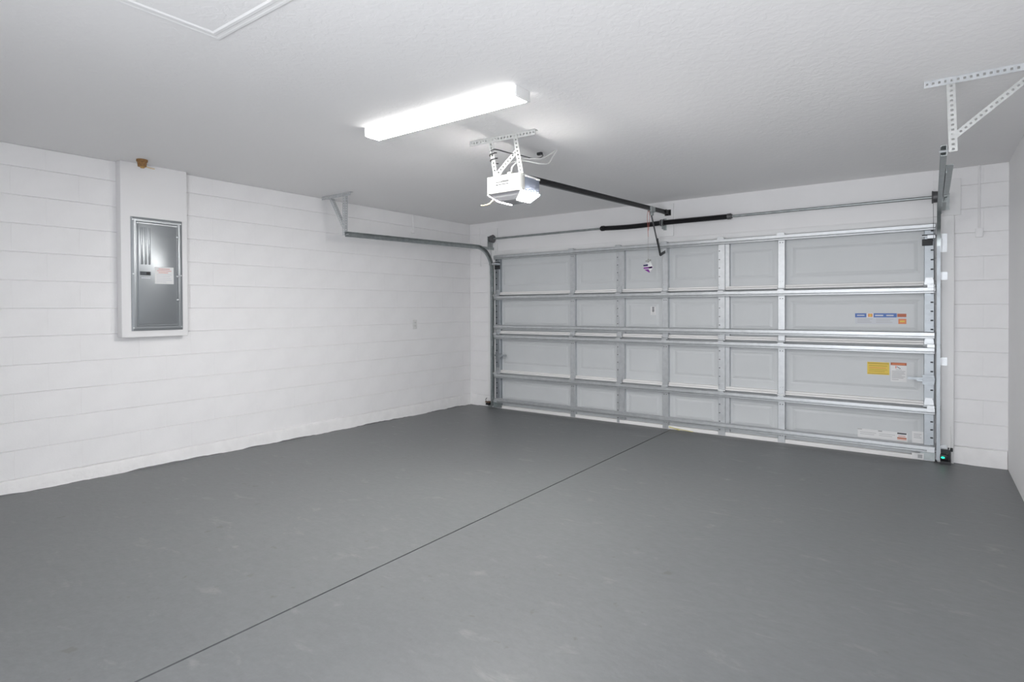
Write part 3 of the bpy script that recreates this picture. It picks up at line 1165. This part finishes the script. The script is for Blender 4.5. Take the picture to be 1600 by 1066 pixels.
mb.poly([(cx_ - .052, cy_ - .010, tz + .040), (cx_ + .030, cy_ - .014, tz + .070), (cx_ + .056, cy_ - .012, tz + .012), (cx_ + .020, cy_ - .010, tz - .045), (cx_ - .040, cy_ - .008, tz - .010),
         (cx_ - .052, cy_ - .007, tz + .040), (cx_ + .030, cy_ - .011, tz + .070), (cx_ + .056, cy_ - .009, tz + .012), (cx_ + .020, cy_ - .007, tz - .045), (cx_ - .040, cy_ - .005, tz - .010)],
        [(0, 1, 2, 3, 4), (9, 8, 7, 6, 5), (0, 5, 6, 1), (1, 6, 7, 2), (2, 7, 8, 3), (3, 8, 9, 4), (4, 9, 5, 0)], 'paper')
yy = cy_ - .016
for pts, m in (([(-.050, .040), (.000, .046), (.000, .026), (-.046, .024)], 'navy'), ([(-.044, .014), (.048, .018), (.050, .004), (-.046, -.002)], 'purple'), ([(-.038, -.010), (.006, -.008), (.024, -.040), (.016, -.042)], 'purple'), ([(.010, .016), (.048, .020), (.040, .002), (.012, .0)], 'navy')):
    mb.poly([(cx_ + a, yy, tz + b) for a, b in pts] + [(cx_ + a, yy + .006, tz + b) for a, b in pts], [(0, 1, 2, 3), (7, 6, 5, 4), (0, 4, 5, 1), (1, 5, 6, 2), (2, 6, 7, 3), (3, 7, 4, 0)], m)
mb.build('tag', None, rc_)['label'] = 'white tag with purple print'

# opener hanger: perforated angle on the ceiling, two drops and a brace
oh = root('opener_hanger', (2.90, -3.085, H), 'white perforated angle bracket holding the opener under the ceiling', 'hanger bracket')
mb = MB()
mb.angle((2.628, -3.112, H - .002), (3.160, -3.072, H - .002), .036, .0025, (0, 1, 0), (0, 0, -1))
mb.box(2.628, 3.160, -3.08, -3.05, H - .0035, H - .0005)
mb.build('ceiling_angle', 'galv_white', oh)
L0, L1 = Vector((2.783, -3.098, H - .012)), Vector((2.826, -3.088, 2.226))
R0, R1 = Vector((2.985, -3.085, H - .012)), Vector((3.040, -3.085, 2.226))
for a, b in ((L0, L1), (R0, R1)):
    mb = MB()
    mb.angle(a, b, .034, .0025, (1, 0, 0), (0, 1, 0))
    mb.build('drop_leg', 'galv_white', oh)
mb = MB()
mb.angle(L1 + (L0 - L1) * .13 + Vector((.01, -.006, 0)), R0 + (R1 - R0) * .36 + Vector((.005, -.006, 0)), .034, .0025, (0, 0, -1), (0, 1, 0))
mb.build('brace', 'galv_white', oh)

# wires of the opener
wr_ = [(L0 + (L1 - L0) * .27)]
mb = MB()
path = []
b0 = L0 + (L1 - L0) * .60
for i in range(49):
    t = i / 48
    a = 2 * math.pi * 2.5 * t
    c = b0 + (wr_[0] - b0) * t
    path.append((c.x + .016 + .026 * math.cos(a), c.y + .012 + .024 * math.sin(a), c.z))
path += [tuple(p) for p in curve_pts([path[-1], (2.86, -3.12, 2.43), (2.96, -3.10, 2.395), (3.03, -3.06, 2.375), (3.02, -2.9, 2.39), (2.99, -2.75, 2.43), (2.94, -2.64, 2.48), (2.87, -2.57, 2.512)], 6)][1:]
mb.tube(path, .0036, 6)
o = mb.build('power_wire', 'black', None, smooth=True)
tag(o, 'thin black wire wound around the opener hanger leg', 'wire')
mb = MB()
mb.tube(curve_pts([(OX + .018, -3.09, 2.255), (2.965, -3.06, 2.31), (3.00, -3.0, 2.365), (3.03, -2.90, 2.385), (3.02, -2.77, 2.415), (3.00, -2.64, 2.475), (2.993, -2.546, H)]), .0055, 8)
o = mb.build('white_cable', 'white_cable', None, smooth=True)
tag(o, 'white cable arching from the opener top to the ceiling', 'cable', 'opener cables')
mb = MB()
mb.tube(curve_pts([(2.862, -3.10, 2.243), (2.885, -3.09, 2.262), (2.92, -3.06, 2.33), (2.99, -2.98, 2.36), (3.05, -2.86, 2.355), (3.05, -2.74, 2.380), (3.02, -2.63, 2.455), (3.0, -2.540, H)]), .0045, 8)
o = mb.build('white_cable', 'white_cable', None, smooth=True)
tag(o, 'white cable sagging lower beside the black wire to the ceiling', 'cable', 'opener cables')
mb = MB()
mb.box(2.845, 2.885, -2.580, -2.555, H - .020, H, ch=.003)
o = mb.build('ceiling_plug', 'dark', None, smooth=True)
tag(o, 'small dark plug on the ceiling behind the opener', 'plug')

# ------------------------------------------------------------------ ceiling light
FX0, FX1, FY0, FY1 = 2.280, 3.502, -3.765, -3.635
lt = root('fluorescent_light', ((FX0 + FX1) / 2, (FY0 + FY1) / 2, H), 'long lit fluorescent wraparound fixture on the white ceiling', 'ceiling light')
MB().box(FX0, FX1 - .004, FY0 + .004, FY1 - .004, H - .012, H).build('pan', 'white_metal', lt)
mb = MB()
zt, zb = H - .008, H - .058
prof = [(FY0, zt), (FY0 + .001, zb + .010), (FY0 + .006, zb + .003), (FY0 + .014, zb), (FY1 - .014, zb), (FY1 - .006, zb + .003), (FY1 - .001, zb + .010), (FY1, zt)]
mb.prism(prof, FX0 + .002, FX1 - .012, 'x', 'tube_side')
mb._mi('tube')
for i in (3, ):        # the flat prismatic underside gives most of the light
    mb.m[i] = 1
mb.build('wrap_lens', None, lt)

mb = MB()
mb.box(FX1 - .012, FX1, FY0 - .001, FY1 + .001, H - .060, H, ch=.002)
mb.build('end_cap', 'white_metal', lt, smooth=True)
mb = MB()
mb.box(FX0 - .001, FX0 + .002, FY0, FY1, H - .058, H)
mb.build('end_cap', 'white_metal', lt)

# ------------------------------------------------------------------ breaker panel
PX = .085
py0, py1, pz0, pz1 = -4.315, -3.926, 1.170, 2.092
bp_ = root('breaker_panel', (PX, (py0 + py1) / 2, pz0), 'grey steel electrical breaker panel set in the white chase', 'breaker panel')
mb = MB()
# outer trim: rim of four sides with a stepped bevel
rings = [(0, .0), (0, .008), (.018, .012), (.034, .012), (.040, .006), (.052, .006)]
pts, fs = [], []
for ins, hgt in rings:
    pts += [(PX + hgt, py0 + ins, pz0 + ins), (PX + hgt, py1 - ins, pz0 + ins), (PX + hgt, py1 - ins, pz1 - ins), (PX + hgt, py0 + ins, pz1 - ins)]
for r_ in range(len(rings) - 1):
    for k in range(4):
        k2 = (k + 1) % 4
        fs.append((r_ * 4 + k, r_ * 4 + k2, r_ * 4 + 4 + k2, r_ * 4 + 4 + k))
fs.append(tuple(range(20, 24)))
mb.poly(pts, fs)
mb.build('cover_frame', 'panel', bp_)
dy0, dy1, dz0, dz1 = py0 + .046, py1 - .046, pz0 + .05, pz1 - .052
dr = MB().box(PX + .004, PX + .0155, dy0, dy1, dz0, dz1, ch=.004).build('panel_door', 'panel', bp_, smooth=True)
mb = MB()
for k, yy in enumerate((dy0 + .020, dy0 + .048, dy0 + .076)):
    mb.box(PX + .015, PX + .019, yy, yy + .016, dz1 - .33, dz1 - .03, ch=.0035)
mb.build('pressed_rib', 'panel', dr, smooth=True)
mb = MB()
mb.box(PX + .015, PX + .0205, dy0 + .012, dy0 + .092, 1.622, 1.652, 'latch', ch=.003)
mb.box(PX + .020, PX + .024, dy0 + .060, dy0 + .082, 1.626, 1.648, 'black', ch=.003)
mb.build('latch', None, dr)
mb = MB()
mb.box(PX + .015, PX + .0165, dy0 + .022, dy0 + .088, 1.594, 1.604)
mb.build('rating_plate', 'paper_tint', dr)
mb = MB()
ly0, ly1, lz0, lz1 = dy0 + .122, dy1 - .028, 1.555, 1.695
mb.box(PX + .0155, PX + .0162, ly0, ly1, lz0, lz1, 'paper')
lw = ly1 - ly0
for k, (a, b, m) in enumerate(((.2, .8, 'red_ink'), (.12, .88, 'red_ink'), (.2, .7, 'red_ink'), (.1, .9, 'paper_tint'), (.1, .8, 'paper_tint'), (.1, .85, 'paper_tint'), (.1, .9, 'paper_tint'), (.1, .6, 'paper_tint'))):
    z = lz1 - .014 - k * .0155
    mb.box(PX + .0160, PX + .0165, ly0 + lw * a, ly0 + lw * b, z - .004, z, m)
o = mb.build('paper_label', None, dr)
o['label'] = 'white paper label with red heading'
for z in (dz1 - .085, 1.62, dz0 + .20):
    MB().box(PX + .012, PX + .020, dy1 - .008, dy1 + .016, z - .010, z + .010, ch=.002).build('hinge', 'panel', bp_, smooth=True)
for y in (py0 + .012, py1 - .012):
    for z in (pz0 + .025, 1.63, pz1 - .025):
        MB().cyl((PX + .008, y, z), (PX + .0135, y, z), .006, 10).build('screw', 'galv', bp_)

# ------------------------------------------------------------------ small things
# brown capped stub on the ceiling above the chase
st = root('pipe_stub', (.235, -4.285, H), 'small rusty brown capped pipe stub on the ceiling above the chase', 'pipe stub')
MB().tube([(.235, -4.285, H), (.235, -4.285, H - .016), (.235, -4.285, H - .02), (.235, -4.285, H - .055)], [.040, .040, .034, .030], 12).build('collar', 'brown', st, smooth=True)
MB().tube([(.236, -4.283, H - .050), (.236, -4.283, H - .066)], [.022, .014], 10).build('cap', 'brass', st, smooth=True)
MB().tube(curve_pts([(.245, -4.270, H - .050), (.25, -4.235, H - .058), (.25, -4.20, H - .060)]), .0045, 6).build('wire_end', 'cream_cable', st)

# wall outlet
ou = root('wall_outlet', (0, -1.089, 1.141), 'white outlet plate on the long block wall below the track', 'outlet')
MB().box(-.001, .007, -1.124, -1.054, 1.083, 1.199, ch=.003).build('cover_plate', 'outlet', ou, smooth=True)
for z in (1.120, 1.162):
    mb = MB()
    mb.box(.006, .009, -1.105, -1.073, z - .015, z + .015, 'outlet', ch=.004)
    mb.box(.0085, .0094, -1.098, -1.095, z - .002, z + .009, 'dark')
    mb.box(.0085, .0094, -1.083, -1.080, z - .002, z + .007, 'dark')
    mb.build('receptacle', None, ou)
MB().cyl((.006, -1.089, 1.141), (.0086, -1.089, 1.141), .003, 8).build('screw', 'galv', ou)


# painted surface conduits
def conduit(p_top, p_bot, out, label, box=True):
    p_top, p_bot, out = Vector(p_top), Vector(p_bot), Vector(out)
    r = root('surface_conduit', tuple(p_bot), label, 'conduit', 'painted surface conduits')
    c = out * .007
    MB().cyl(p_top + c, p_bot + c, .008, 8).build('pipe', 'wall', r, smooth=True)
    if box:
        s = Vector((abs(out.y), abs(out.x), 0))
        a = p_bot - s * .025
        b = p_bot + s * .025 + out * .022
        MB().box(a.x, b.x, a.y, b.y, p_bot.z - .045, p_bot.z + .03, ch=.004).build('box', 'wall', r, smooth=True)
    else:
        MB().box(p_bot.x - .014, p_bot.x + .014, p_bot.y - (.014 if out.x else 0) + min(0, out.y) * .012, p_bot.y + (.014 if out.x else 0), p_bot.z - .006, p_bot.z + .006).build('clip', 'wall', r)


conduit((5.613, 0, H), (5.613, 0, 1.965), (0, -1, 0), 'white painted conduit down the block beside the near track')
conduit((0, -1.110, H), (0, -1.110, 2.335), (1, 0, 0), 'short white painted conduit above the far end of the long track')
conduit((.196, 0, 2.46), (.196, 0, 1.93), (0, -1, 0), 'thin white painted conduit in the corner behind the track curve', box=False)

# safety sensors
sr = root('safety_sensor', (5.375, -.11, zf(-.1)), 'black door safety sensor with a glowing green light', 'sensor', 'door safety sensors')
mb = MB()
mb.box(5.350, 5.408, -.125, -.085, .018, .068, ch=.006)
mb.build('housing', 'black', sr, smooth=True)
mb = MB()
mb.prism([(5.356 + .014 + .013 * math.cos(2 * math.pi * k / 14), .043 + .008 * math.sin(2 * math.pi * k / 14)) for k in range(14)], -.1275, -.122, 'y')
mb.build('green_light', 'led', sr)
mb = MB()
mb.box(5.355, 5.425, -.085, -.080, -.010, .105)
mb.box(5.352, 5.425, -.125, -.040, zf(-.1) + .002, .012)
mb.build('bracket', 'dark', sr)
mb = MB()
mb.tube(curve_pts([(5.395, -.09, .06), (5.415, -.06, .10), (5.425, -.046, .18), (5.424, -.046, .30)]), .003, 6)
mb.build('lead_wire', 'white_cable', sr)
mb = MB()
mb.box(5.405, 5.440, -.056, -.041, .086, .118, ch=.004)
mb.build('junction_clip', 'dark', sr)

sl = root('safety_sensor', (.385, -.11, zf(-.1)), 'dark door safety sensor low at the far corner track', 'sensor', 'door safety sensors')
mb = MB()
mb.box(.372, .432, -.130, -.085, .024, .052, ch=.005)
mb.build('housing', 'black', sl, smooth=True)
mb = MB()
mb.box(.360, .430, -.128, -.080, .056, .070, ch=.004)
mb.build('lens_hood', 'brown_plastic', sl, smooth=True)
mb = MB()
mb.box(.380, .446, -.084, -.079, zf(-.1) + .002, .075)
mb.build('bracket', 'galv_dark', sl)
mb = MB()
mb.tube(curve_pts([(.372, -.10, .06), (.345, -.09, .075), (.325, -.06, .095), (.318, -.03, .10)]), .004, 6)
mb.build('lead_wire', 'dark', sl)

# straw-coloured strip at the foot of the door
mb = MB()
mb.bar((2.925, YF - .010, zf(0) + .030), (3.05, YF - .022, zf(0) + .006), .008, .004, (0, 0, 1))
mb.bar((2.93, YF - .010, zf(0) + .022), (3.20, YF - .012, zf(0) + .004), .006, .004, (0, 0, 1))
o = mb.build('yellow_sliver', 'straw')
tag(o, 'short straw yellow strap at the foot of the garage door', 'sliver')
